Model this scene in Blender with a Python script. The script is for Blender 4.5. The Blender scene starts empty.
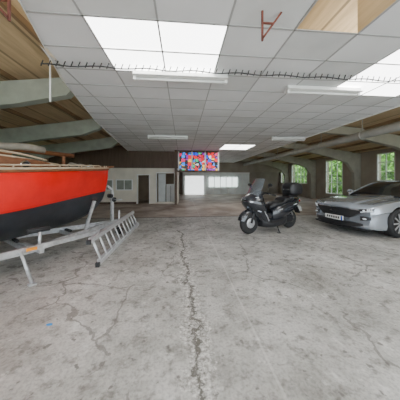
import bpy, math, random
from mathutils import Vector, Matrix
random.seed(4)
S=bpy.context.scene
# ------------------------------------------------------------ materials
def mat(name,col,rough=.6,metal=0.,nscale=0,namt=.15,bump=0.,emit=0.,alpha=1.,coat=0.,trans=0.):
    m=bpy.data.materials.new(name); m.use_nodes=True
    nt=m.node_tree; b=nt.nodes['Principled BSDF']
    c=(*col,1)
    b.inputs['Base Color'].default_value=c
    b.inputs['Roughness'].default_value=rough; b.inputs['Metallic'].default_value=metal
    b.inputs['Coat Weight'].default_value=coat
    b.inputs['Transmission Weight'].default_value=trans
    b.inputs['Alpha'].default_value=alpha
    if emit:
        b.inputs['Emission Color'].default_value=c; b.inputs['Emission Strength'].default_value=emit
    if nscale:
        tc=nt.nodes.new('ShaderNodeTexCoord'); n=nt.nodes.new('ShaderNodeTexNoise')
        n.inputs['Scale'].default_value=nscale; n.inputs['Detail'].default_value=6
        nt.links.new(tc.outputs['Object'],n.inputs['Vector'])
        r=nt.nodes.new('ShaderNodeValToRGB')
        r.color_ramp.elements[0].position=.3; r.color_ramp.elements[1].position=.7
        r.color_ramp.elements[0].color=(*[x*(1-namt) for x in col],1)
        r.color_ramp.elements[1].color=(*[min(1,x*(1+namt)) for x in col],1)
        nt.links.new(n.outputs['Fac'],r.inputs['Fac']); nt.links.new(r.outputs['Color'],b.inputs['Base Color'])
        if bump:
            bp=nt.nodes.new('ShaderNodeBump'); bp.inputs['Strength'].default_value=bump; bp.inputs['Distance'].default_value=.02
            nt.links.new(n.outputs['Fac'],bp.inputs['Height']); nt.links.new(bp.outputs['Normal'],b.inputs['Normal'])
    return m
class NG:
    def __init__(s,m): s.nt=m.node_tree; s.b=s.nt.nodes['Principled BSDF']
    def n(s,t,**k):
        x=s.nt.nodes.new(t)
        for a,v in k.items(): setattr(x,a,v)
        return x
    def l(s,a,b): s.nt.links.new(a,b)
    def math(s,op,a,b=None,clamp=False):
        x=s.n('ShaderNodeMath',operation=op,use_clamp=clamp)
        for i,v in enumerate((a,b)):
            if v is None: continue
            if isinstance(v,(int,float)): x.inputs[i].default_value=v
            else: s.l(v,x.inputs[i])
        return x.outputs[0]
    def noise(s,vec,scale,detail=6,rough=.6):
        x=s.n('ShaderNodeTexNoise'); x.inputs['Scale'].default_value=scale; x.inputs['Detail'].default_value=detail; x.inputs['Roughness'].default_value=rough
        if vec: s.l(vec,x.inputs['Vector'])
        return x.outputs['Fac']
    def ramp(s,f,stops):
        x=s.n('ShaderNodeValToRGB'); e=x.color_ramp.elements
        while len(e)<len(stops): e.new(.5)
        for i,(p,c) in enumerate(stops):
            e[i].position=p; e[i].color=(*c,1) if len(c)==3 else c
        s.l(f,x.inputs['Fac']); return x.outputs['Color']
    def mix(s,f,a,b,bt='MIX'):
        x=s.n('ShaderNodeMix',data_type='RGBA',blend_type=bt)
        if isinstance(f,(int,float)): x.inputs[0].default_value=f
        else: s.l(f,x.inputs[0])
        for i,v in ((6,a),(7,b)):
            if isinstance(v,tuple): x.inputs[i].default_value=(*v,1)
            else: s.l(v,x.inputs[i])
        return x.outputs[2]

# floor
M_floor=mat('concrete_floor',(.5,.48,.45),.55)
g=NG(M_floor); tc=g.n('ShaderNodeTexCoord'); V=tc.outputs['Object']
sx=g.n('ShaderNodeSeparateXYZ'); g.l(V,sx.inputs[0]); X,Y=sx.outputs[0],sx.outputs[1]
n1=g.noise(V,1.3,8,.70); n2=g.noise(V,7,8,.7); n3=g.noise(V,40,4)
c=g.ramp(n1,[(.3,(.24,.225,.20)),(.44,(.40,.385,.355)),(.56,(.53,.51,.48)),(.68,(.70,.685,.655))])
c2=g.ramp(n2,[(.34,(.38,.365,.34)),(.49,(1,1,1)),(.7,(1.0,1.0,1.0))])
c=g.mix(.9,c,c2,'MULTIPLY')
c3=g.ramp(n3,[(.3,(.6,.6,.6)),(.55,(1,1,1))])
c=g.mix(.85,c,c3,'MULTIPLY')
sp=g.ramp(g.noise(V,2.6,4,.6),[(.58,(0,0,0)),(.70,(1,1,1))])
c=g.mix(g.math('MULTIPLY',sp,.5),c,(.20,.185,.165))
sp=g.ramp(g.noise(V,11,3,.5),[(.65,(0,0,0)),(.69,(1,1,1))])
c=g.mix(g.math('MULTIPLY',sp,.75),c,(.12,.11,.095))
sp=g.ramp(g.noise(V,4.2,6,.7),[(.60,(0,0,0)),(.66,(1,1,1))])
c=g.mix(g.math('MULTIPLY',sp,.45),c,(.76,.745,.71))
vo=g.n('ShaderNodeTexVoronoi',feature='DISTANCE_TO_EDGE'); vo.inputs['Scale'].default_value=.55
wv=g.n('ShaderNodeVectorMath',operation='ADD'); nn=g.n('ShaderNodeTexNoise'); nn.inputs['Scale'].default_value=2.2; nn.inputs['Detail'].default_value=8; g.l(V,nn.inputs['Vector'])
sc_=g.n('ShaderNodeVectorMath',operation='SCALE'); sc_.inputs['Scale'].default_value=.55; g.l(nn.outputs['Color'],sc_.inputs[0])
g.l(V,wv.inputs[0]); g.l(sc_.outputs[0],wv.inputs[1]); g.l(wv.outputs[0],vo.inputs['Vector'])
hc=g.math('MULTIPLY',g.math('LESS_THAN',vo.outputs['Distance'],.007),g.math('GREATER_THAN',g.noise(V,1.1,2),.46))
c=g.mix(g.math('MULTIPLY',hc,.6),c,(.14,.125,.11))
far=g.math('GREATER_THAN',Y,7.6)
fc=g.ramp(g.noise(V,.8,6,.6),[(.38,(.24,.165,.12)),(.5,(.40,.31,.25)),(.62,(.54,.46,.39)),(.75,(.68,.62,.55))])
c=g.mix(g.math('MULTIPLY',far,.85),c,fc)
ln=g.math('LESS_THAN',g.math('ABSOLUTE',g.math('SUBTRACT',Y,7.6)),.07)
c=g.mix(g.math('MULTIPLY',ln,.8),c,(.10,.08,.07))
for x0,w in ((.66,.010),(-3.2,.012),(4.2,.012)):
    j=g.math('LESS_THAN',g.math('ABSOLUTE',g.math('SUBTRACT',X,x0)),w)
    c=g.mix(g.math('MULTIPLY',j,.25),c,(.75,.73,.7))
wob=g.math('MULTIPLY',g.math('SUBTRACT',g.noise(V,1.5,10,.8),.5),.75)
dx=g.math('ABSOLUTE',g.math('SUBTRACT',g.math('ADD',X,g.math('MULTIPLY',Y,.045)),g.math('ADD',wob,.20)))
rng=g.math('MULTIPLY',g.math('GREATER_THAN',Y,1.2),g.math('LESS_THAN',Y,5.6))
wid=g.math('MULTIPLY',g.math('SUBTRACT',g.noise(V,3.5,6,.8),.20),.36)
halo=g.math('MULTIPLY',g.math('LESS_THAN',dx,wid),rng)
crk=g.math('MULTIPLY',g.math('LESS_THAN',dx,g.math('MULTIPLY',g.math('SUBTRACT',g.noise(V,9,5,.8),.25),.08)),rng)
c=g.mix(g.math('MULTIPLY',halo,.75),c,g.ramp(g.noise(V,26,5,.8),[(.40,(.16,.15,.13)),(.50,(.42,.40,.37)),(.6,(.78,.76,.72))]))
c=g.mix(g.math('MULTIPLY',crk,.9),c,(.09,.08,.065))
g.l(c,g.b.inputs['Base Color'])
bp=g.n('ShaderNodeBump'); bp.inputs['Strength'].default_value=.3; bp.inputs['Distance'].default_value=.01
g.l(g.math('SUBTRACT',n2,crk),bp.inputs['Height']); g.l(bp.outputs[0],g.b.inputs['Normal'])
g.l(g.math('ADD',g.math('MULTIPLY',n1,.35),.35),g.b.inputs['Roughness'])

def wood(name,c1,c2,scale=1.,axis='Y',plank=.14):
    m=mat(name,c1,.6); g=NG(m); tc=g.n('ShaderNodeTexCoord'); mp=g.n('ShaderNodeMapping')
    s={'Y':(14,1.2,14),'X':(1.2,14,14),'Z':(14,14,1.2)}[axis]
    mp.inputs['Scale'].default_value=tuple(v*scale for v in s)
    g.l(tc.outputs['Object'],mp.inputs[0]); f=g.noise(mp.outputs[0],1,6,.6)
    c=g.ramp(f,[(.3,c2),(.7,c1)])
    if plank:
        sx=g.n('ShaderNodeSeparateXYZ'); g.l(tc.outputs['Object'],sx.inputs[0])
        u=sx.outputs[0 if axis=='Y' else 1]
        fr=g.math('FRACT',g.math('DIVIDE',u,plank))
        e=g.math('LESS_THAN',fr,.07)
        c=g.mix(g.math('MULTIPLY',e,.7),c,tuple(v*.3 for v in c2))
        fl=g.math('FLOOR',g.math('DIVIDE',u,plank)); wn=g.n('ShaderNodeTexWhiteNoise',noise_dimensions='1D'); g.l(fl,wn.inputs['W'])
        c=g.mix(g.math('MULTIPLY',wn.outputs['Value'],.35),c,c2)
    g.l(c,g.b.inputs['Base Color']); return m
M_roof=wood('roof_boards',(.72,.56,.34),(.46,.34,.19),1,'Y',.60)
M_purlin=wood('purlin_wood',(.30,.20,.11),(.18,.12,.06),1,'Y',0)
M_varn=wood('varnished_wood',(.26,.10,.035),(.14,.05,.02),2,'X',0)
M_rail=wood('pale_rail_wood',(.62,.50,.36),(.42,.31,.20),2,'X',0)
M_teak=wood('teak_deck',(.34,.22,.13),(.22,.14,.08),2,'X',.07)
M_dkw=wood('dark_panel',(.14,.09,.06),(.085,.055,.035),1,'Z',0)
M_tile=mat('ceiling_tile',(.78,.79,.79),.85,nscale=1.1,namt=.06)
M_tileB=mat('ceiling_tile_stained',(.69,.70,.69),.85,nscale=2,namt=.08)
M_tbar=mat('ceiling_tbar',(.40,.40,.39),.6)
M_sky=mat('skylight_panel',(1,1,.99),.5,emit=7)
M_tube=mat('fluorescent_tube_off',(.82,.82,.80),.3)
M_tubeon=mat('fluorescent_tube_on',(1,1,1),.3,emit=9)
M_wht=mat('white_paint',(.85,.85,.82),.5,nscale=3,namt=.05)
M_cream=mat('cream_wall',(.80,.75,.63),.7,nscale=1.5,namt=.1)
M_wallR=mat('rendered_wall',(.34,.295,.235),.8,nscale=1.2,namt=.15)
M_wallL=mat('left_wall_paint',(.42,.34,.24),.8,nscale=1.2,namt=.15)
M_frame=mat('frame_greygreen',(.30,.325,.27),.7,nscale=4,namt=.12)
M_frameR=mat('frame_stone',(.36,.345,.28),.7,nscale=4,namt=.12)
M_glass=mat('window_glass',(.9,.95,.95),.05,alpha=.12)
M_back=mat('back_panels',(.80,.83,.81),.6,nscale=2,namt=.08)
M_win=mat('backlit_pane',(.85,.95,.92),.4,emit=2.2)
M_roll=mat('roller_door_glow',(.88,.92,.92),.4,emit=2.0)  # white slats given a glow to brighten the back, door is no lamp
M_steelg=mat('galvanised_steel',(.62,.63,.64),.42,.6,nscale=18,namt=.18)
M_alu=mat('ladder_aluminium',(.72,.73,.74),.35,.5,nscale=20,namt=.1)
M_blk=mat('black_plastic',(.02,.02,.022),.4)
M_blkg=mat('black_gloss_paint',(.016,.018,.024),.16,coat=1.)
M_rub=mat('rubber',(.025,.025,.025),.8,nscale=30,namt=.2)
M_chrome=mat('chrome',(.75,.75,.77),.15,1.)
M_rim=mat('dark_rim',(.08,.08,.085),.3,.8)
M_silver=mat('silver_car_paint',(.50,.55,.61),.24,.6,coat=1.)
M_cglass=mat('car_glass',(.02,.024,.028),.06,coat=1.)
M_soft=mat('dark_roof',(.02,.02,.022),.3,coat=.4)
M_lens=mat('headlamp_lens',(.8,.85,.9),.08,.2,coat=1.,emit=.3)
M_plate=mat('number_plate_white',(.8,.8,.76),.4)
M_blue=mat('plate_blue',(.02,.08,.45),.4)
M_red_s=mat('tail_red',(.5,.01,.01),.2)
M_amber=mat('amber_reflector',(.85,.30,.02),.3)
M_rust=mat('red_oxide',(.16,.045,.03),.7,nscale=10,namt=.3)
M_duct=mat('duct_metal',(.40,.40,.37),.5,.3,nscale=4,namt=.12)
M_cable=mat('cable_black',(.05,.05,.05),.6)
M_tint=mat('windscreen_tint',(.16,.18,.20),.08,alpha=.7,coat=1.)
M_boatw=mat('boat_white',(.62,.60,.52),.35,nscale=2,namt=.05)
M_canvas=mat('canvas_tarp',(.30,.27,.22),.9,nscale=6,namt=.2,bump=.3)
M_leaf=mat('leaf_green',(.12,.30,.035),.6,nscale=1.5,namt=.6)
M_bark=mat('bark',(.10,.07,.045),.9,nscale=8,namt=.3)
M_gnd=mat('grass_ground',(.12,.22,.05),.9,nscale=1.5,namt=.3)
M_bounce=mat('added_bounce_apron',(.62,.61,.60),.8,nscale=1.5,namt=.1)  # pale concrete for the added bounce slab
M_hull=mat('hull_red_black',(.7,.02,.01),.28,coat=.6); g=NG(M_hull); tc=g.n('ShaderNodeTexCoord'); sx=g.n('ShaderNodeSeparateXYZ'); g.l(tc.outputs['Object'],sx.inputs[0])
h=g.math('SUBTRACT',sx.outputs[2],g.math('MULTIPLY',sx.outputs[0],.10))
red=g.ramp(g.noise(tc.outputs['Object'],3,4),[(.3,(.78,.004,.002)),(.7,(.92,.008,.004))])
blk=g.ramp(g.noise(tc.outputs['Object'],5,6),[(.3,(.010,.012,.016)),(.7,(.030,.034,.042))])
c=g.mix(g.math('GREATER_THAN',h,1.13),blk,red); g.l(c,g.b.inputs['Base Color'])
# stained glass
M_st=mat('stained_glass',(.5,.2,.2),.3); g=NG(M_st); tc=g.n('ShaderNodeTexCoord')
mp=g.n('ShaderNodeMapping'); mp.inputs['Scale'].default_value=(5.2,5.2,5.2); g.l(tc.outputs['Object'],mp.inputs[0])
vo=g.n('ShaderNodeTexVoronoi',distance='CHEBYCHEV'); vo.inputs['Scale'].default_value=1; vo.inputs['Randomness'].default_value=.4; g.l(mp.outputs[0],vo.inputs['Vector'])
sc=g.n('ShaderNodeSeparateColor'); g.l(vo.outputs['Color'],sc.inputs[0])
c=g.ramp(sc.outputs[0],[(0,(.80,.008,.015)),(.24,(.01,.07,.75)),(.40,(.95,.50,.06)),(.50,(.70,.02,.12)),(.62,(.01,.42,.18)),(.72,(.75,.80,.85)),(.80,(.02,.25,.85)),(.92,(.25,.02,.4))])
c.node.color_ramp.interpolation='CONSTANT'
vo2=g.n('ShaderNodeTexVoronoi',feature='DISTANCE_TO_EDGE'); vo2.inputs['Scale'].default_value=1;vo2.inputs['Randomness'].default_value=.4; g.l(mp.outputs[0],vo2.inputs['Vector'])
c=g.mix(g.math('LESS_THAN',vo2.outputs['Distance'],.05),c,(.01,.01,.01))
g.l(c,g.b.inputs['Base Color']); g.l(c,g.b.inputs['Emission Color']); g.b.inputs['Emission Strength'].default_value=1.3  # emission stands in for light coming through the glass from behind

# ------------------------------------------------------------ mesh builder
def cr(p,n):
    out=[]; L=len(p)
    for i in range(L-1):
        p0=p[max(i-1,0)];p1=p[i];p2=p[i+1];p3=p[min(i+2,L-1)]
        for k in range(n):
            t=k/n
            out.append(tuple(.5*((2*b)+(-a+c)*t+(2*a-5*b+4*c-d)*t*t+(-a+3*b-3*c+d)*t**3) for a,b,c,d in zip(p0,p1,p2,p3)))
    out.append(tuple(p[-1])); return out
class MB:
    def __init__(s): s.v=[];s.f=[];s.mi=[];s.sm=[];s.m=[]
    def mid(s,m):
        if m not in s.m: s.m.append(m)
        return s.m.index(m)
    def add(s,vs,fs,m,smooth=False,M=None):
        o=len(s.v); s.v+= [tuple(M@Vector(v)) if M else tuple(v) for v in vs]
        i=s.mid(m)
        for f in fs: s.f.append([o+k for k in f]); s.mi.append(i); s.sm.append(smooth)
    def box(s,a,b,m,M=None,bev=0):
        x0,y0,z0=[min(p,q) for p,q in zip(a,b)];x1,y1,z1=[max(p,q) for p,q in zip(a,b)]
        if not bev:
            vs=[(x0,y0,z0),(x1,y0,z0),(x1,y1,z0),(x0,y1,z0),(x0,y0,z1),(x1,y0,z1),(x1,y1,z1),(x0,y1,z1)]
            s.add(vs,[(0,3,2,1),(4,5,6,7),(0,1,5,4),(1,2,6,5),(2,3,7,6),(3,0,4,7)],m,False,M)
        else:
            st=[]
            for z,i in ((z0,bev),(z0+bev,0),(z1-bev,0),(z1,bev)):
                r=[];b2=bev
                X0,X1,Y0,Y1=x0+i,x1-i,y0+i,y1-i
                for cx,cy,a0 in ((X1-b2,Y1-b2,0),(X0+b2,Y1-b2,90),(X0+b2,Y0+b2,180),(X1-b2,Y0+b2,270)):
                    for k in range(4):
                        t=math.radians(a0+30*k); r.append((cx+b2*math.cos(t),cy+b2*math.sin(t),z))
                st.append(r)
            s.loft(st,m,closed=True,caps=True,M=M)
    def loft(s,st,m,closed=True,caps=True,smooth=True,M=None):
        n=len(st[0]); vs=[p for r in st for p in r]; fs=[]
        for i in range(len(st)-1):
            for j in range(n if closed else n-1):
                k=(j+1)%n; fs.append((i*n+j,i*n+k,(i+1)*n+k,(i+1)*n+j))
        s.add(vs,fs,m,smooth,M)
        if caps and closed:
            o=len(s.v)-len(vs); i=s.mid(m)
            s.f.append([o+k for k in range(n)][::-1]); s.mi.append(i); s.sm.append(False)
            s.f.append([o+len(vs)-n+k for k in range(n)]); s.mi.append(i); s.sm.append(False)
    def tube(s,pts,r,m,n=10,M=None,caps=True):
        P=[Vector(p) for p in pts]; st=[]; up=None
        for i,p in enumerate(P):
            d=(P[min(i+1,len(P)-1)]-P[max(i-1,0)]).normalized()
            if up is None:
                up=Vector((0,0,1)) if abs(d.z)<.9 else Vector((1,0,0))
            a=d.cross(up).normalized(); b=a.cross(d).normalized(); up=b
            rr=r[i] if isinstance(r,(list,tuple)) else r
            st.append([tuple(p+a*rr*math.cos(2*math.pi*k/n)+b*rr*math.sin(2*math.pi*k/n)) for k in range(n)])
        s.loft(st,m,True,caps,True,M)
    def beam(s,p,q,w,h,m,M=None):
        p=Vector(p);q=Vector(q);d=(q-p).normalized()
        up=Vector((0,0,1)) if abs(d.z)<.95 else Vector((1,0,0))
        a=d.cross(up).normalized();b=a.cross(d).normalized()
        vs=[tuple(e+a*i*w/2+b*j*h/2) for e in (p,q) for i,j in ((-1,-1),(1,-1),(1,1),(-1,1))]
        s.add(vs,[(0,1,2,3),(7,6,5,4),(0,4,5,1),(1,5,6,2),(2,6,7,3),(3,7,4,0)],m,False,M)
    def rev(s,prof,m,c=(0,0,0),axis='Y',n=32,M=None):
        st=[]
        for r,h in prof:
            ring=[]
            for k in range(n):
                t=2*math.pi*k/n; u,w=r*math.cos(t),r*math.sin(t)
                p={'Y':(u,h,w),'X':(h,u,w),'Z':(u,w,h)}[axis]
                ring.append(tuple(a+b for a,b in zip(c,p)))
            st.append(ring)
        s.loft(st,m,True,True,True,M)
    def ell(s,c,r,m,n=16,M=None):
        st=[]
        for i in range(1,n//2+2-1+1):
            ph=math.pi*(i-.5)/(n//2+1)
            st.append([(c[0]+r[0]*math.sin(ph)*math.cos(2*math.pi*k/n),c[1]+r[1]*math.sin(ph)*math.sin(2*math.pi*k/n),c[2]+r[2]*math.cos(ph)) for k in range(n)])
        s.loft(st,m,True,True,True,M)
    def poly(s,prof,y0,y1,m,M=None,axis='Y'):
        n=len(prof)
        if axis=='Y': vs=[(x,y0,z) for x,z in prof]+[(x,y1,z) for x,z in prof]
        elif axis=='X': vs=[(y0,x,z) for x,z in prof]+[(y1,x,z) for x,z in prof]
        else: vs=[(x,z,y0) for x,z in prof]+[(x,z,y1) for x,z in prof]
        fs=[tuple(range(n)),tuple(range(2*n-1,n-1,-1))]+[(i,i+n,(i+1)%n+n,(i+1)%n) for i in range(n)]
        s.add(vs,fs,m,False,M)
    def obj(s,name,loc=(0,0,0),rz=0,parent=None,fixn=True):
        me=bpy.data.meshes.new(name); me.from_pydata(s.v,[],s.f)
        for m in s.m: me.materials.append(m)
        for p,i,sm in zip(me.polygons,s.mi,s.sm): p.material_index=i; p.use_smooth=sm
        me.update()
        if fixn:
            import bmesh
            bm=bmesh.new(); bm.from_mesh(me); bmesh.ops.recalc_face_normals(bm,faces=bm.faces); bm.to_mesh(me); bm.free()
        o=bpy.data.objects.new(name,me); S.collection.objects.link(o)
        o.location=loc; o.rotation_euler=(0,0,rz)
        if parent: o.parent=parent
        return o
def empty(name,loc,rz=0):
    e=bpy.data.objects.new(name,None); S.collection.objects.link(e); e.location=loc; e.rotation_euler=(0,0,rz); return e

CZ=3.1; XL,XR,YB,YF=-7.5,10.0,20.0,-3.0
# ------------------------------------------------------------ room shell
b=MB(); b.box((XL-.3,YF,-.1),(XR+.3,YB+.3,0),M_floor); b.obj('floor')
b=MB(); b.box((-40,-30,-.3),(50,50,-.12),M_gnd); b.obj('ground')
b=MB(); b.box((XL-6,YF-14,-.11),(XR+6,YF,-.01),M_bounce); b.obj('added_bounce_apron')  # unseen slab behind the camera, added to bounce sunlight up to the ceiling
RP=[(XL-.3,2.85),(1.5,4.15),(XR+.3,2.9)]
def roofz(x):
    return 2.85+(x-RP[0][0])*(1.3/(1.5-RP[0][0])) if x<1.5 else 4.15-(x-1.5)*(1.25/(XR+.3-1.5))
b=MB()
for (x0,z0),(x1,z1) in zip(RP,RP[1:]):
    b.poly([(x0,z0),(x1,z1),(x1,z1+.12),(x0,z0+.12)],YF,YB+.3,M_roof)
for x in [-7,-5.8,-4.6,-3.4,-2.2,1.1,1.9,5.4,6.9,8.4,9.5]:
    z=roofz(x); b.box((x-.03,YF,z-.09),(x+.03,YB,z+.02),M_purlin)
b.obj('roof')
E=[(-3,-1.0),(2.03,-1.53),(3.42,-1.98),(5.9,-2.47),(10.9,-3.04),(20,-4)]
def edge(y):
    for (a,p),(c_,q) in zip(E,E[1:]):
        if y<=c_: return p+(q-p)*(y-a)/(c_-a)
    return E[-1][1]
XE=4.9; TW,TL=.765,.52
b=MB(); X0=.5-TW*7; nx=13; Y0=2.16-TL*10; ny=44
def sky_at(i,j):
    x=X0+i*TW; y=Y0+j*TL
    if -1.1<x<.4 and 2.1<y<3.0: return True
    if 2.7<x<4.2 and 2.1<y<3.5: return True
    if 1.9<x<3.5 and 9.3<y<10.8: return True
    if -1.1<x<.4 and -1.2<y<-.2: return True  # unseen skylight cells behind the camera, added for fill light
    if 2.7<x<4.2 and -1.2<y<-.2: return True  # second unseen bank behind the camera, also added as fill
    return False
for i in range(nx):
    for j in range(ny):
        x0,x1=X0+i*TW,min(X0+(i+1)*TW,XE); y0,y1=Y0+j*TL,Y0+(j+1)*TL
        if y1>YB: y1=YB
        if y0>=YB or x0>=XE: continue
        if 1.2<x0<1.9 and y0<2.0: continue
        a0,a1=max(x0,edge(y0)),max(x0,edge(y1))
        if a0>=x1 and a1>=x1: continue
        a0=min(a0,x1);a1=min(a1,x1)
        if sky_at(i,j):
            b.add([(a0,y0,CZ+.01),(x1,y0,CZ+.01),(x1,y1,CZ+.01),(a1,y1,CZ+.01)],[(0,1,2,3)],M_sky)
        else:
            b.add([(a0,y0,CZ),(x1,y0,CZ),(x1,y1,CZ),(a1,y1,CZ)],[(0,1,2,3)],M_tile if random.random()>.2 else M_tileB)
for i in range(nx+1):
    x=X0+i*TW
    if x>XE: continue
    ys=[y*.1 for y in range(-30,200) if edge(y*.1)<x-.02]
    if ys: b.box((x-.010,ys[0],CZ-.006),(x+.010,YB,CZ+.004),M_tbar)
for j in range(ny+1):
    y=Y0+j*TL
    if y>YB or y<YF: continue
    b.box((edge(y),y-.010,CZ-.006),(XE,y+.010,CZ+.004),M_tbar)
b.obj('ceiling',fixn=False)
b=MB()
for (a,p),(c_,q) in zip(E,E[1:]):
    b.add([(p,a,CZ-.03),(q,c_,CZ-.03),(q,c_,CZ+.12),(p,a,CZ+.12)],[(0,1,2,3)],M_wht)
b.box((XE,YF,CZ-.03),(XE+.03,YB,CZ+.12),M_wht)
b.box((1.25,YF,CZ),(1.27,2.16,CZ+.5),M_roof); b.box((2.03,YF,CZ),(2.05,2.16,CZ+.5),M_roof)
b.obj('trim_1')

def wall_with_holes(name,axis,pos,thick,u0,u1,z0,z1,holes,m):
    b=MB(); us=sorted({u0,u1,*[h[0] for h in holes],*[h[1] for h in holes]})
    for a,c_ in zip(us,us[1:]):
        mid=(a+c_)/2; hs=sorted([(h[2],h[3]) for h in holes if h[0]<=mid<=h[1]]); z=z0
        segs=[]
        for p,q in hs:
            if p>z: segs.append((z,p))
            z=q
        if z<z1: segs.append((z,z1))
        for p,q in segs:
            if axis=='X': b.box((pos,a,p),(pos+thick,c_,q),m)
            else: b.box((a,pos,p),(c_,pos+thick,q),m)
    return b.obj(name)
WR=[(4.6,6.0,1.3,2.75),(8.6,9.5,1.35,2.75),(11.7,13.2,.45,2.75),(15.3,17.6,1.1,2.8),(18.5,19.6,1.1,2.8)]
wall_with_holes('wall_right','X',XR,.25,YF,YB,0,2.98,WR,M_wallR)
WL=[(-1.5,.5,1.9,2.6),(2.0,3.8,1.9,2.6),(4.6,6.4,1.9,2.6),(7.2,9.0,1.9,2.6),(9.8,11.4,1.9,2.6)]
wall_with_holes('wall_left','X',XL-.25,.25,YF,YB,0,2.88,WL,M_wallL)
k=0
for (y0,y1,z0,z1),x in [(w,XR) for w in WR]+[(w,XL-.1) for w in WL]:
    k+=1; b=MB(); t=.05
    b.box((x,y0,z0),(x+.08,y0+t,z1),M_wht); b.box((x,y1-t,z0),(x+.08,y1,z1),M_wht)
    b.box((x,y0,z0),(x+.08,y1,z0+t),M_wht); b.box((x,y0,z1-t),(x+.08,y1,z1),M_wht)
    nm=max(2,round((y1-y0)/.5))
    for i in range(1,nm):
        yy=y0+(y1-y0)*i/nm; b.box((x+.02,yy-.02,z0),(x+.06,yy+.02,z1),M_wht)
    for i in range(1,3):
        zz=z0+(z1-z0)*i/3; b.box((x+.02,y0,zz-.015),(x+.06,y1,zz+.015),M_wht)
    b.box((x+.038,y0,z0),(x+.042,y1,z1),M_glass)
    b.obj('window_%d'%k)
b=MB(); prof=[(XL-.3,0),(XR+.3,0),(XR+.3,2.9),(1.5,4.15),(XL-.3,2.85)]
b.poly(prof,YB,YB+.25,M_wallR); b.obj('wall_back')
b=MB()
b.box((.0,19.3,0),(6.6,19.5,2.0),M_back); b.box((0,19.25,2.0),(6.6,19.5,2.15),M_wht)
b.box((-.2,19.2,2.15),(9.9,19.55,3.1),M_wallR)
for i in range(9):
    x=.1+i*.72; b.box((x-.03,19.24,0),(x+.03,19.3,2.0),M_wht)
b.obj('wall_far_partition')
b=MB()
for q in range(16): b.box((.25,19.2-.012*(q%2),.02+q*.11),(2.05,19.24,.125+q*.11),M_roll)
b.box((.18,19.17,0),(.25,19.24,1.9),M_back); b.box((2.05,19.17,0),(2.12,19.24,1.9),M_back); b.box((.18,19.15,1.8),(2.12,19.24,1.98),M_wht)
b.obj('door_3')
b=MB()
for x0,x1 in ((2.5,5.4),):
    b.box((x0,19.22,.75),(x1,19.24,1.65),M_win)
    n=int((x1-x0)/.5)
    for i in range(n+1):
        x=x0+(x1-x0)*i/n; b.box((x-.03,19.19,.7),(x+.03,19.24,1.7),M_wht)
b.obj('window_20')
HO=[(-4.75,-4.05,.85,1.38),(-3.8,-2.95,.85,1.38),(-2.6,-1.95,0,1.68),(-1.5,-.5,.1,1.8)]
wall_with_holes('wall_office','Y',12.0,.12,XL,-.25,0,2.1,HO,M_cream)
b=MB(); b.poly([(XL,2.1),(-.25,2.1),(-.25,3.85),(XL,2.85)],11.95,12.15,M_dkw); b.box((XL,14.6,0),(-.25,14.7,2.9),M_wallL); b.box((-.33,12.13,0),(-.25,14.6,2.1),M_cream); b.obj('wall_office_upper')
for i,(x0,x1,z0,z1) in enumerate(HO):
    b=MB(); t=.05; yy=11.93
    b.box((x0-t,yy,z0),(x0,yy+.06,z1),M_wht); b.box((x1,yy,z0),(x1+t,yy+.06,z1),M_wht); b.box((x0-t,yy,z1),(x1+t,yy+.06,z1+t),M_wht)
    if i<2:
        b.box((x0-t,yy,z0-t),(x1+t,yy+.06,z0),M_wht)
        b.box(((x0+x1)/2-.02,yy+.02,z0),((x0+x1)/2+.02,yy+.05,z1),M_wht)
        b.box((x0,yy+.05,z0),(x1,yy+.06,z1),M_frame)
        b.obj('window_%d'%(30+i))
    else:
        b.obj('trim_%d'%i)
b=MB(); b.box((-2.0,12.15,0),(-1.96,12.8,1.66),M_wht); b.obj('door_1')
b=MB(); b.box((-1.5,12.6,0),(-1.05,12.65,1.8),M_back); b.obj('door_2')
b=MB(); b.box((-1.0,12.55,0),(-.45,12.9,1.1),M_wht); b.box((-1.02,12.53,1.1),(-.43,12.92,1.14),M_back)
b.box((-.74,12.54,.05),(-.72,12.55,1.05),M_dkw); b.obj('cupboard')
b=MB(); b.box((XL,11.97,0),(-2.7,11.99,.12),M_dkw); b.obj('baseboard_office')
b=MB(); y=11.5
b.box((-.45,y-.08,0),(-.31,y+.08,3.1),M_dkw)
b.obj('timber_post')
b=MB()
b.box((-.3,y-.05,1.86),(2.1,y+.05,1.96),M_dkw); b.box((-.3,y-.05,2.98),(2.1,y+.05,3.09),M_dkw)
for i in range(4):
    x=-.22+i*.765; b.box((x-.04,y-.05,1.9),(x+.04,y+.05,3.05),M_wht)
b.box((-.22,y-.01,1.96),(2.07,y+.01,2.98),M_st)
b.obj('stained_glass_window')

for i,yy in enumerate((1.4,4.2,6.8,9.4)):
    b=MB(); e=edge(yy)
    P=[(-7.48,0),(-7.15,0),(-7.05,1.7),(-6.6,2.15),(-5.6,2.5),(-4.2,2.72),(-3.2,2.86),(e-.12,3.06),(e,3.2),(e,3.42),(-3.6,3.26),(-5,3.06),(-7.48,2.74)]
    b.poly(P,yy-.09,yy+.09,M_frame)
    b.obj('portal_frame_left')
for i,yy in enumerate((3.4,7.1,10.5,14.3,18.1)):
    b=MB()
    P=[(9.98,0),(9.65,0),(9.58,1.8),(9.2,2.35),(8.2,2.68),(6.9,2.95),(6.5,3.08),(XE+.05,3.2),(XE+.05,3.5),(6.5,3.38),(8.2,3.13),(9.98,2.88)]
    b.poly(P,yy-.1,yy+.1,M_frameR)
    b.obj('portal_frame_right')
b=MB(); b.tube([(6.0,-2.5,2.9),(6.0,19.0,2.9)],.13,M_duct,16)
for j in range(11): b.rev([(.13,-.03),(.15,-.03),(.15,.03),(.13,.03)],M_duct,(6.0,-1.8+2*j,2.9),'Y',16); b.beam((6.0,-1.8+2*j,3.02),(6.0,-1.8+2*j,roofz(6.0)),.02,.02,M_duct)
b.obj('air_duct')
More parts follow.
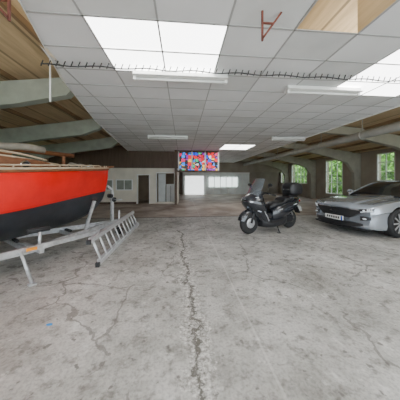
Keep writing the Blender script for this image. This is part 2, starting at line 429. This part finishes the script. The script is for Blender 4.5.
b=MB(); pts=[(x*.1,3.02-.0,3.04+.012*math.sin(x*.9)) for x in range(-20,60)]
b.tube(pts,.009,M_cable,6)
for x in range(-20,56): b.tube([(x*.1,3.02,3.02),(x*.1+.03,3.02,3.10)],.008,M_cable,5)
b.obj('ceiling_cable')
def fix(x0,x1,y,z,on=False):
    b=MB()
    b.box((x0,y-.05,z),(x1,y+.05,z+.05),M_wht)
    b.poly([(y-.05,z),(y-.10,z-.02),(y-.10,z-.03),(y+.10,z-.03),(y+.10,z-.02),(y+.05,z)],x0,x1,M_wht,axis='X')
    b.tube([(x0+.04,y,z-.055),(x1-.04,y,z-.055)],.02,M_tubeon if on else M_tube,10)
    b.box((x0,y-.03,z-.08),(x0+.04,y+.03,z),M_wht); b.box((x1-.04,y-.03,z-.08),(x1,y+.03,z),M_wht)
    b.obj('fluorescent_light')
fix(-.76,.72,3.2,3.04); fix(1.87,3.27,3.45,3.04); fix(-1.3,.2,7.7,3.04); fix(3.5,4.85,7.6,3.04)
b=MB(); b.box((1.55,1.0,3.42),(1.7,2.1,3.47),M_wht); b.tube([(1.62,1.05,3.39),(1.62,2.05,3.39)],.02,M_tubeon); b.obj('fluorescent_light')
def bracket(x,y,w):
    b=MB()
    b.beam((x,y,3.1),(x,y,2.80),.018,.018,M_rust); b.beam((x,y,2.82),(x+w,y,3.1),.018,.018,M_rust); b.beam((x,y,2.98),(x+w*.55,y,2.98),.015,.015,M_rust)
    b.obj('steel_hanger_bracket')
bracket(.80,1.95,.2); bracket(-1.52,1.9,-.25)
b=MB(); b.tube([(-2.05,3.3,3.35),(-2.05,3.3,2.62)],.012,M_wht); b.obj('hanging_rod')

# ------------------------------------------------------------ car
car=empty('car',(4.17,5.15,0),math.radians(10))
ST=[(0.0,.80,.27,.66,.70),(.03,.86,.20,.72,.765),(.14,.90,.17,.775,.815),(.35,.93,.16,.82,.86),(.6,.945,.16,.85,.895),(.9,.955,.16,.88,.925),(1.3,.95,.16,.895,.95),(1.7,.945,.16,.91,.97),(2.5,.945,.16,.92,.96),(3.3,.97,.16,.95,.97),(3.8,.98,.18,.97,1.0),(4.4,.93,.22,.98,1.04),(4.7,.88,.28,.95,1.0),(4.78,.80,.38,.86,.92)]
ST=cr(ST,4)
def csec(x,w,zb,zs,zt):
    zm=zb+(zs-zb)*.66
    h=[(0,zb),(.80*w,zb),(.94*w,zb+.03),(.985*w,zb+.13),(.965*w,zm-.10),(.975*w,zm),(1.0*w,zm+.03),(.995*w,zm+.05),(.975*w,zs-.03),(.955*w,zs-.003),(.92*w,zs+.006),(.80*w,zs+(zt-zs)*.15),(.50*w,zt-.034),(.45*w,zt-.004),(.42*w,zt),(0,zt+.004)]
    fade=max(0,1-x/1.3)
    X_=lambda y:x+.17*(abs(y)/.8)**2.2*fade
    return [(X_(y),-y,z) for y,z in h]+[(X_(y),y,z) for y,z in h[::-1][1:-1]]
b=MB(); b.loft([csec(*s_) for s_ in ST],M_silver); b.mid(M_blk)
body=b.obj('body',parent=car)
cut=MB()
for xw in (.92,3.64):
    for sgn in (-1,1):
        cut.rev([(.395,.60*sgn),(.395,1.1*sgn)],M_blk,(xw,0,.355),'Y',40)
co=cut.obj('cutter'); co.data.materials.clear(); co.data.materials.append(M_silver); co.data.materials.append(M_blk)
for p in co.data.polygons: p.material_index=1
co.location=car.location; co.rotation_euler=car.rotation_euler
md=body.modifiers.new('b','BOOLEAN'); md.object=co; md.solver='EXACT'; md.operation='DIFFERENCE'
bpy.context.view_layer.update()
dg=bpy.context.evaluated_depsgraph_get()
nm=bpy.data.meshes.new_from_object(body.evaluated_get(dg)); body.modifiers.clear(); body.data=nm
bpy.data.objects.remove(co,do_unlink=True)
nm.set_sharp_from_angle(angle=math.radians(28))
GS=[(1.50,.80,.90,.945),(1.75,.80,.90,1.07),(2.05,.79,.90,1.225),(2.35,.775,.90,1.335),(2.75,.765,.90,1.375),(3.2,.76,.91,1.36),(3.6,.76,.93,1.27),(4.0,.74,.95,1.14),(4.35,.68,.96,1.03)]
def gsec(x,wb,zb,zt):
    k=min(1,(zt-zb)/.45); wt=wb-.22*k
    h=[(wb,zb),(wb-.01,zb+(zt-zb)*.1),(wb-(wb-wt)*.6,zb+(zt-zb)*.6),(wt,zt-.05*k),(wt-.1,zt-.015*k),(wt*.5,zt),(0,zt+.004)]
    h=cr(h,3)
    return [(x,-y,z) for y,z in h]+[(x,y,z) for y,z in h[::-1][1:]]
b=MB(); b.loft([gsec(*s_) for s_ in cr(GS,4)],M_cglass); b.obj('glasshouse',parent=car)
b=MB()
RS=[g_ for g_ in cr(GS,4) if 2.3<=g_[0]<=3.75]
st=[]
for x,wb,zb,zt in RS:
    s_=gsec(x,wb,zb,zt); s_=s_[9:-9]; st.append([(p[0],p[1]*1.01,p[2]+.008) for p in s_])
b.loft(st,M_soft,closed=False,caps=False)
for sg in (0,1):
    st=[]
    for x,wb,zb,zt in [g_ for g_ in cr(GS,4) if 3.25<=g_[0]<=4.3]:
        s_=gsec(x,wb,zb,zt); s_=s_[:12] if sg==0 else s_[-12:]; st.append([(p[0],p[1]*1.015,p[2]+.004) for p in s_])
    b.loft(st,M_silver,closed=False,caps=False)
b.obj('roof_panel',parent=car)
b=MB()
for s_ in (-1,1):
    b.tube(cr([(1.5,s_*.79,.94),(1.75,s_*.745,1.06),(2.05,s_*.675,1.195),(2.35,s_*.585,1.31),(2.75,s_*.56,1.345),(3.3,s_*.56,1.33)],5),.024,M_silver,8)
    b.tube([(1.6,s_*.805,.935),(2.6,s_*.80,.935),(3.9,s_*.77,.98)],.012,M_chrome,6)
    for xx in (1.62,2.95): b.tube([(xx,s_*.93,.3),(xx,s_*.925,.55),(xx,s_*.945,.70),(xx+.02,s_*.925,.90)],.006,M_blk,6)
    b.tube([(2.7,s_*.945,.76),(2.88,s_*.95,.765)],.014,M_silver,8)
    b.tube([(1.85,s_*.82,.96),(1.85,s_*.93,1.0)],.02,M_blk,8)
    b.ell((1.83,s_*1.0,1.02),(.06,.11,.07),M_silver)
    b.box((1.35,s_*.925,.17),(3.15,s_*.955,.24),M_blk)
    b.tube(cr([(.22,s_*.70,.80),(.8,s_*.76,.882),(1.45,s_*.78,.912)],4),.006,M_blk,6)
    b.box((1.0,s_*.26-.09,.92),(1.16,s_*.26+.09,.947),M_blk,bev=.008)
b.obj('trim',parent=car)
b=MB()
nose=lambda y,z:-.022+.17*(abs(y)/.8)**2.2+max(0,abs(y)-.76)*.3+max(0,z-.68)*.5
def strip(ys,zt,zb,m,off=0):
    st=[[(nose(y,zt(y))-off,y,zt(y)),(nose(y,zb(y))-off,y,zb(y)),(nose(y,zb(y))+.09,y,zb(y)),(nose(y,zt(y))+.09,y,zt(y))] for y in ys]
    b.loft(st,m,smooth=False)
ax=lambda y,a,c:max(0,min(1,(abs(y)-a)/(c-a)))
strip([-.58+.0967*i for i in range(13)],lambda y:.665-.015*ax(y,.2,.58),lambda y:.445+.13*ax(y,.40,.58),M_blk)
strip([-.60+.1*i for i in range(13)],lambda y:.675-.015*ax(y,.2,.58),lambda y:.663-.015*ax(y,.2,.58),M_chrome,.004)
strip([-.66+.0825*i for i in range(17)],lambda y:.33-.01*ax(y,.4,.6),lambda y:.215+.06*ax(y,.45,.66),M_blk)
strip([-.76+.095*i for i in range(17)],lambda y:.20,lambda y:.175,M_blk,.025)
for s_ in (-1,1):
    u=lambda y:(abs(y)-.60)/.24
    yl=[s_*(.60+.03*i) for i in range(9)]
    strip(yl,lambda y:.675+.045*u(y),lambda y:.585+.05*u(y),M_blkg,.008)
    strip(yl[1:],lambda y:.615+.05*u(y),lambda y:.597+.05*u(y),M_lens,.014)
    b.ell((nose(.68,.63)-.01,s_*.69,.655),(.02,.024,.022),M_lens)
    for q in range(3):
        y0=.745+.03*q; strip([s_*y0,s_*(y0+.012)],lambda y:.67+.045*u(y),lambda y:.635+.04*u(y),M_lens,.016)
    strip([s_*(.62+.03*i) for i in range(7)],lambda y:.51,lambda y:.40+.03*ax(y,.6,.8),M_blkg,.006)
    b.ell((nose(.70,.45)-.01,s_*.70,.455),(.02,.05,.02),M_lens)
b.box((-.055,-.26,.345),(-.02,.26,.455),M_plate); b.box((-.058,-.26,.345),(-.05,-.22,.455),M_blue)
for q in range(6): b.box((-.058,-.17+q*.065,.37),(-.052,-.13+q*.065,.43),M_blk)
b.poly([(-.12,.545),(-.03,.575),(.06,.60),(.13,.58),(.08,.56),(.04,.535),(.0,.55),(-.05,.53)],-.05,-.02,M_chrome,axis='X')
b.obj('front_end',parent=car)
def car_wheel(b,x,y,r,m_rim,sg,w=.23):
    c=(x,y,r)
    b.rev([(r*.70,-w/2),(r*.93,-w/2),(r,-w/2+.03),(r,w/2-.03),(r*.93,w/2),(r*.70,w/2)],M_rub,c,'Y',40)
    b.rev([(r*.74,sg*w*.5),(r*.76,sg*w*.53),(r*.70,sg*w*.53),(r*.66,sg*w*.2),(r*.1,sg*w*.15)],m_rim,c,'Y',40)
    b.rev([(.001,sg*w*.15),(.05,sg*w*.5),(.035,sg*w*.56),(.001,sg*w*.56)],m_rim,c,'Y',16)
    for k in range(10):
        t=2*math.pi*k/10
        b.beam((x+.04*math.cos(t),y+sg*w*.45,r+.04*math.sin(t)),(x+r*.71*math.cos(t),y+sg*w*.5,r+r*.71*math.sin(t)),.028,.03,M_steelg)
b=MB()
for xw in (.92,3.64):
    for sg in (-1,1): car_wheel(b,xw,sg*.83,.35,M_rim,sg)
b.obj('wheels',parent=car)

# ------------------------------------------------------------ scooter
b=MB(); scloc=(2.44,5.36,0); scr=math.radians(202)
def tyre(x,r,w,mrim):
    prof=[]
    for k in range(9):
        t=math.pi*k/8; prof.append((r-w*.9+w*.9*math.sin(t),-w*math.cos(t)))
    b.rev(prof,M_rub,(x,0,r),'Y',36)
    b.rev([(r-w*.9,-w*.5),(r-w*1.25,-w*.45),(r-w*1.25,w*.45),(r-w*.9,w*.5)],mrim,(x,0,r),'Y',36)
    b.rev([(.001,-.06),(.045,-.06),(.045,.06),(.001,.06)],mrim,(x,0,r),'Y',16)
    for k in range(5):
        t=2*math.pi*k/5+.3; b.beam((x,0,r),(x+(r-w)*math.cos(t),0,r+(r-w)*math.sin(t)),.035,.04,mrim)
    b.rev([(.06,.065),(.13,.065),(.13,.07),(.06,.07)],M_steelg,(x,0,r),'Y',24)
tyre(.77,.29,.065,M_rim); tyre(-.72,.27,.08,M_rim)
for s_ in (-1,1):
    b.tube([(.77,s_*.09,.29),(.70,s_*.09,.50),(.58,s_*.08,.9)],[.028,.03,.025],M_blk)
st=[]
for k in range(15):
    t=math.radians(15+k*11); r=.325
    x=.77+r*math.cos(t); z=.29+r*math.sin(t)
    st.append([(x+dr*math.cos(t),yy,z+dr*math.sin(t)) for yy,dr in ((-.10,-.13),(-.095,-.01),(-.05,.02),(0,.03),(.05,.02),(.095,-.01),(.10,-.13))])
b.loft(st,M_blkg,closed=False,caps=False)
FZ=[(.24,.38,.10,.20),(.36,.40,.15,.24),(.50,.44,.23,.28),(.64,.51,.31,.31),(.78,.57,.36,.32),(.90,.59,.35,.29),(.99,.56,.27,.23),(1.06,.50,.16,.15)]
st=[]
for z,cx,lx,wy in cr(FZ,4):
    ring=[]
    for k in range(24):
        t=2*math.pi*k/24; cc,ss=math.cos(t),math.sin(t)
        px=lx*(abs(cc)**(1.1 if cc>0 else .5))*(1 if cc>0 else -1)*(1 if cc>0 else .35)
        ring.append((cx+px,wy*math.copysign(abs(ss)**.9,ss),z))
    st.append(ring)
b.loft(st,M_blkg)
for s_ in (-1,1):
    b.ell((.82,s_*.13,.85),(.08,.10,.04),M_lens)
    b.ell((.70,s_*.24,.76),(.06,.03,.05),M_amber)
    b.beam((.93,s_*.02,.90),(.68,s_*.26,.96),.02,.03,M_steelg)
    b.beam((.88,s_*.05,.72),(.62,s_*.29,.60),.02,.025,M_silver)
    b.beam((.52,s_*.30,.62),(.32,s_*.25,.34),.01,.035,M_steelg)
st=[]
for k in range(9):
    t=k/8; z=.96+.48*t; x=.78-.34*t; w=.25*(1-.28*t*t)
    st.append([(x-1.5*yy*yy,yy,z) for yy in [w*q/5 for q in range(-5,6)]])
b.loft(st,M_tint,closed=False,caps=False)
b.tube(cr([(.30,-.37,1.02),(.36,-.22,1.06),(.42,0,1.05),(.36,.22,1.06),(.30,.37,1.02)],5),.016,M_blk)
b.ell((.43,0,1.05),(.14,.15,.07),M_blk)
for s_ in (-1,1):
    b.tube([(.315,s_*.34,1.03),(.27,s_*.43,1.005)],.022,M_rub)
    b.tube([(.38,s_*.24,1.07),(.43,s_*.33,1.2),(.42,s_*.36,1.25)],.009,M_blk,6)
    b.ell((.42,s_*.38,1.27),(.03,.075,.045),M_blk)
    b.tube([(.36,s_*.2,1.04),(.38,s_*.36,1.02)],.007,M_chrome,6)
def xl(sts,m,pw=.6):
    st=[]
    for x,hw,zb,zt in cr(sts,4):
        r=[]; zc=(zb+zt)/2; hz=(zt-zb)/2
        for k in range(20):
            t=2*math.pi*k/20; cc,ss=math.cos(t),math.sin(t)
            r.append((x,hw*math.copysign(abs(cc)**pw,cc),zc+hz*math.copysign(abs(ss)**pw,ss)))
        st.append(r)
    b.loft(st,m)
xl([(.50,.20,.18,.50),(.3,.26,.14,.36),(0,.27,.14,.34),(-.3,.25,.16,.42),(-.46,.16,.24,.46)],M_blk)
xl([(.50,.12,.3,.85),(.35,.12,.33,.62),(.12,.13,.33,.52),(-.08,.17,.33,.60)],M_blkg)
xl([(.08,.16,.28,.60),(-.1,.24,.30,.73),(-.4,.26,.38,.79),(-.7,.23,.52,.83),(-.95,.16,.66,.87),(-1.10,.06,.78,.88)],M_blkg)
xl([(.12,.09,.60,.70),(.0,.17,.65,.79),(-.2,.20,.70,.80),(-.33,.20,.72,.82),(-.42,.19,.76,.92),(-.7,.18,.80,.93),(-.84,.09,.82,.90)],M_blk,.7)
for s_ in (-1,1):
    b.beam((-.0,s_*.245,.58),(-.8,s_*.225,.73),.015,.03,M_steelg)
    b.tube([(-.5,s_*.2,.88),(-.9,s_*.16,.95),(-1.0,s_*.1,.95)],.014,M_blk,8)
b.box((-.72,.08,.20),(-.2,.17,.42),M_rim,bev=.03); b.box((-.35,-.12,.16),(-.05,.12,.36),M_rim,bev=.02)
b.tube([(-.2,-.15,.24),(-.45,-.17,.24),(-.55,-.19,.30),(-1.0,-.2,.42)],[.02,.03,.06,.065],M_rim,12)
b.box((-.95,-.265,.38),(-.6,-.255,.45),M_steelg)
for s_ in (-1,1): b.tube([(-.72,s_*.14,.30),(-.6,s_*.15,.7)],.025,M_chrome,8)
b.beam((-.9,0,.75),(-1.12,0,.42),.16,.03,M_blk); b.beam((-1.12,0,.62),(-1.16,0,.48),.2,.012,M_plate); b.box((-1.09,-.1,.76),(-1.05,.1,.82),M_red_s)
b.box((-.95,-.12,.90),(-.6,.12,.97),M_blk)
TC=[(-.62,.14,1.02,1.22),(-.68,.20,.97,1.30),(-.84,.235,.96,1.33),(-1.02,.225,.97,1.30),(-1.12,.16,1.0,1.22)]
xl(TC,M_blk,.45); b.box((-1.135,-.12,1.08),(-1.09,.12,1.12),M_red_s); b.tube([(-.62,-.1,1.12),(-.58,0,1.12),(-.62,.1,1.12)],.02,M_blk,6)
b.tube([(-.05,.15,.24),(.0,.30,.01)],.014,M_blk,6); b.tube([(-.2,-.12,.25),(-.24,-.14,.1)],.014,M_blk,6); b.box((-.03,.27,0),(.05,.33,.015),M_blk)
b.obj('motor_scooter',scloc,scr)

# ------------------------------------------------------------ boat
BL=(-1.86,5.18,0); BR=math.radians(52)
boat=empty('sailboat',BL,BR)
HS=[(0.0,.015,1.45,1.68),(-.06,.05,1.15,1.675),(-.15,.11,.92,1.67),(-.35,.23,.70,1.655),(-.7,.42,.53,1.63),(-1.2,.66,.43,1.60),(-2.0,.92,.38,1.545),(-3.0,1.06,.37,1.50),(-4.0,1.08,.38,1.48),(-4.8,1.0,.42,1.49),(-5.4,.86,.50,1.51)]
HS=cr(HS,5); HS=[(x,max(bm,.012),zk,zs) for x,bm,zk,zs in HS]
def hsec(x,bm,zk,zs):
    fl=min(1,-x/1.8); r=[]
    for k in range(17):
        u=k/16
        yv=u**1.25; zv=u
        t=u*math.pi/2
        yr=math.sin(t)**.85; zr=(1-math.cos(t))**.85
        y=bm*(yv*(1-fl)+yr*fl); z=zk+(zs-zk)*(zv*(1-fl)+zr*fl)
        r.append((y,z))
    return r
b=MB()
secs=[(s_[0],hsec(*s_)) for s_ in HS]
b.loft([[(x,-y,z) for y,z in r[::-1]]+[(x,y,z) for y,z in r[1:]] for x,r in secs],M_hull,closed=False,caps=False)
x,r=secs[-1]; ring=[(x,-y,z) for y,z in r[::-1]]+[(x,y,z) for y,z in r[1:]]
b.add(ring,[tuple(range(len(ring)))],M_hull)
b.obj('hull',parent=boat)
b=MB()
b.loft([[(x,bm*q/4,zs-.01+.04*(1-(q/4)**2)*min(1,bm)) for q in range(-4,5)] for x,bm,zk,zs in HS],M_teak,closed=False,caps=False)
for s_ in (-1,1):
    b.tube([(x,s_*(bm+.005),zs-.02) for x,bm,zk,zs in HS],.022,M_varn,8)
    b.tube([(x,s_*(bm+.002),zs+.015) for x,bm,zk,zs in HS],.020,M_rail,8)
    b.tube([(x,s_*(bm*.96),zs+.07) for x,bm,zk,zs in HS if x<-.3],.014,M_rail,6)
    for x,bm,zk,zs in HS[6::4]: b.tube([(x,s_*bm*.96,zs),(x,s_*bm*.96,zs+.07)],.012,M_rail,6)
b.tube([(-.55,0,1.66),(.1,0,1.73),(.16,0,1.735)],[.03,.025,.02],M_varn,8)
b.box((-.5,-.05,1.66),(-.4,.05,1.75),M_chrome,bev=.01)
b.obj('deck',parent=boat)
b=MB()
CS=[(-1.15,.26,1.60,1.64),(-1.3,.34,1.58,1.71),(-1.7,.46,1.56,1.76),(-2.5,.56,1.52,1.80),(-3.4,.60,1.50,1.84),(-3.5,.58,1.50,1.83)]
st=[];tp=[]
for x,w,z0,z1 in cr(CS,4):
    h=cr([(w,z0),(w*.98,z0+(z1-z0)*.85),(w*.93,z1-.01),(w*.5,z1+.02),(0,z1+.03)],3)
    st.append([(x,-y,z) for y,z in h]+[(x,y,z) for y,z in h[::-1][1:]])
    hh=h[5:]; tp.append([(x,-y,z+.006) for y,z in hh]+[(x,y,z+.006) for y,z in hh[::-1][1:]])
b.loft(st,M_varn); b.loft(tp,M_boatw,closed=False,caps=False)
for s_ in (-1,1):
    for xx,w in ((-1.75,.475),(-2.25,.54),(-2.8,.58)):
        b.rev([(.001,0),(.055,0),(.07,.01*s_),(.07,.025*s_),(.001,.025*s_)],M_chrome,(xx,s_*w*.985,1.65),'Y',20)
        b.rev([(.001,.026*s_),(.05,.026*s_),(.05,.03*s_),(.001,.03*s_)],M_cglass,(xx,s_*w*.985,1.65),'Y',20)
    b.tube(cr([(-1.4,s_*.32,1.76),(-2.0,s_*.42,1.85),(-3.3,s_*.5,1.90)],5),.018,M_rail,8)
    b.tube([(-1.2,s_*.31,1.63),(-1.9,s_*.50,1.58),(-3.4,s_*.61,1.55)],.025,M_varn,8)
    b.tube([(-1.2,s_*.30,1.69),(-1.9,s_*.47,1.77),(-3.4,s_*.58,1.83)],.018,M_rail,8)
b.box((-2.4,-.25,1.80),(-1.85,.25,1.87),M_varn,bev=.02)
for s_ in (-1,1): b.beam((-3.5,s_*.62,1.6),(-5.1,s_*.6,1.58),.03,.25,M_varn)
b.beam((-5.1,-.6,1.58),(-5.1,.6,1.58),.03,.25,M_varn)
b.tube(cr([(-.8,-.25,1.69),(-.9,-.1,1.74),(-.8,.1,1.70),(-.6,-.05,1.71),(-.8,-.25,1.71)],5),.03,M_canvas,8)
b.obj('cabin',parent=boat)
b=MB()
b.tube([(-.75,.1,1.93),(-5.6,.1,2.06)],.045,M_varn,12)
for x in (-.95,-5.2): b.beam((x,.1,1.62 if x>-2 else 1.5),(x,.1,1.95),.05,.05,M_varn)
b.loft([[(x,.1+.10*math.cos(t*math.pi/5),1.99+.02*math.sin(x*7)+.07*math.sin(t*math.pi/5)) for t in range(10)] for x in [-1.3-.2*k for k in range(18)]],M_canvas)
b.obj('stowed_mast',parent=boat)

# ------------------------------------------------------------ trailer
b=MB(); G=M_steelg
for s_ in (-1,1):
    b.beam((-5.3,s_*.62,.28),(-1.7,s_*.62,.28),.06,.10,G)
    b.beam((-1.7,s_*.62,.28),(.1,s_*.05,.32),.06,.10,G)
    b.beam((-3.4,s_*.62,.28),(-3.4,s_*1.2,.30),.07,.07,G)
    for x in (-1.7,-4.2):
        b.beam((x,s_*.2,.28),(x,s_*1.0,.33),.06,.07,G); b.tube([(x,s_*.9,.33),(x,s_*.92,.60)],.022,G); b.tube([(x-.14,s_*.88,.63),(x+.14,s_*.88,.63)],.04,M_rub)
    b.rev([(.16,-.08),(.27,-.08),(.30,-.05),(.30,.05),(.27,.08),(.16,.08)],M_rub,(-3.4,s_*1.28,.30),'Y',28)
    b.rev([(.17,-.05),(.05,-.06),(.05,.06),(.17,.05)],M_rim,(-3.4,s_*1.28,.30),'Y',20)
    st=[]
    for k in range(11):
        t=math.radians(10+16*k); st.append([(-3.4+.36*math.cos(t),s_*1.28+yy,.3+.36*math.sin(t)+d) for yy,d in ((-.12,-.03),(-.11,0),(.11,0),(.12,-.03))])
    b.loft(st,G,closed=False,caps=False)
for x in (-5.2,-3.4,-1.75,-.9):
    hw=.62 if x<-1.6 else .36; b.beam((x,-hw,.27),(x,hw,.27),.06,.07,G); b.tube([(x,-.1,.335),(x,.1,.335)],.03,M_rub)
b.beam((-.3,0,.31),(.35,0,.34),.08,.09,G); b.ell((.38,0,.35),(.07,.05,.05),M_blk)
b.beam((-2.75,-1.3,.46),(-.75,-.9,.40),.05,.07,G)
b.beam((-1.7,-.62,.30),(-1.7,-1.12,.43),.05,.05,G)
b.beam((-2.4,-.62,.30),(-2.4,-1.25,.45),.05,.05,G)
b.tube([(-2.0,-1.18,.44),(-1.92,-1.32,.02)],.020,G); b.box((-1.96,-1.36,0),(-1.88,-1.28,.02),G)
b.box((-1.95,-1.21,.43),(-1.83,-1.225,.47),M_amber)
b.beam((.12,0,.34),(.12,0,1.15),.06,.06,G); b.beam((.12,0,1.15),(-.01,0,1.25),.05,.05,G); b.box((.03,-.09,.95),(.1,.09,1.05),M_blk,bev=.02)
b.tube([(.16,-.06,.9),(.16,-.2,.9),(.26,-.2,.9)],.012,G,6); b.rev([(.001,-.05),(.06,-.05),(.06,.05),(.001,.05)],M_blk,(.15,0,.9),'Y',16)
b.beam((-.7,-.28,.31),(-.55,-.38,.95),.05,.05,G); b.beam((-.55,-.38,.95),(-.5,-.35,1.0),.12,.05,M_rub)
b.tube([(.25,-.1,.62),(.25,-.1,.16)],.024,G); b.rev([(.001,-.03),(.09,-.03),(.10,0),(.09,.03),(.001,.03)],M_rub,(.25,-.1,.10),'Y',20)
b.beam((.25,0,.35),(.25,-.12,.35),.05,.05,G)
b.obj('boat_trailer',BL,BR)

# ------------------------------------------------------------ ladder
b=MB(); y0,y1=3.36,6.35
for lx,ux,yo in ((-1.36,-1.50,0),(-1.41,-1.55,.12)):
    b.beam((lx,y0+yo,.035),(lx,y1+yo,.035),.028,.07,M_alu)
    b.beam((ux,y0+yo,.40),(ux,y1+yo,.40),.028,.07,M_alu)
    n=11
    for k in range(n):
        y=y0+yo+.12+k*.27; b.tube([(lx,y,.05),(ux,y,.39)],.014,M_alu,8)
for lx,z in ((-1.36,.035),(-1.50,.40)): b.box((lx-.03,y0-.03,z-.035),(lx+.03,y0+.02,z+.035),M_blk)
b.obj('aluminium_ladder')
b=MB(); b.ell((-1.28,2.05,.006),(.03,.015,.006),mat('blue_scrap',(.03,.25,.6),.5)); b.obj('paper_scrap')

def tree(x,y,z0,R,n=2600):
    b=MB(); b.tube([(x,y,-.12),(x+.1,y,z0)],[.15,.08],M_bark,8)
    vs=[];fs=[]
    for k in range(n):
        while True:
            p=Vector((random.uniform(-1,1),random.uniform(-1,1),random.uniform(-1,1)))
            if .35<p.length<1: break
        p=Vector((x+p.x*R,y+p.y*R*1.3,z0+p.z*R*.95)); a=Vector((random.gauss(0,1),random.gauss(0,1),random.gauss(0,1))).normalized()*.15; c_=a.cross(Vector((random.gauss(0,1),random.gauss(0,1),random.gauss(0,1)))).normalized()*.11
        o=len(vs); vs+= [tuple(p-a),tuple(p+c_),tuple(p+a),tuple(p-c_)]; fs.append((o,o+1,o+2,o+3))
    b.add(vs,fs,M_leaf); b.obj('tree',fixn=False)
for x,y in ((14.6,6.5),(14.9,11.2),(14.6,15.8),(14.9,20.5),(14.7,25.5),(17,31)): tree(x,y,1.9,2.3,3800)
for x,y in ((-11.5,4),(-11.5,9)): tree(x,y,1.6,1.8,1800)

# ------------------------------------------------------------ light
w=bpy.data.worlds.new('World'); S.world=w; w.use_nodes=True
bg=w.node_tree.nodes['Background']; bg.inputs[0].default_value=(.80,.91,1,1); bg.inputs[1].default_value=4.2
sl=bpy.data.lights.new('sun','SUN'); sl.energy=11; sl.angle=math.radians(2); sl.color=(.97,.98,1)
so=bpy.data.objects.new('sun',sl); S.collection.objects.link(so)
so.rotation_euler=Vector((0.0,.55,-.83)).to_track_quat('-Z','Y').to_euler()
# ------------------------------------------------------------ camera
cd=bpy.data.cameras.new('cam'); cd.lens=18; cd.sensor_width=36; cd.shift_y=-.05; cd.clip_start=.02
co=bpy.data.objects.new('camera',cd); S.collection.objects.link(co); co.location=(0,0,1.4); co.rotation_euler=(math.radians(90),0,math.radians(-5))
S.camera=co
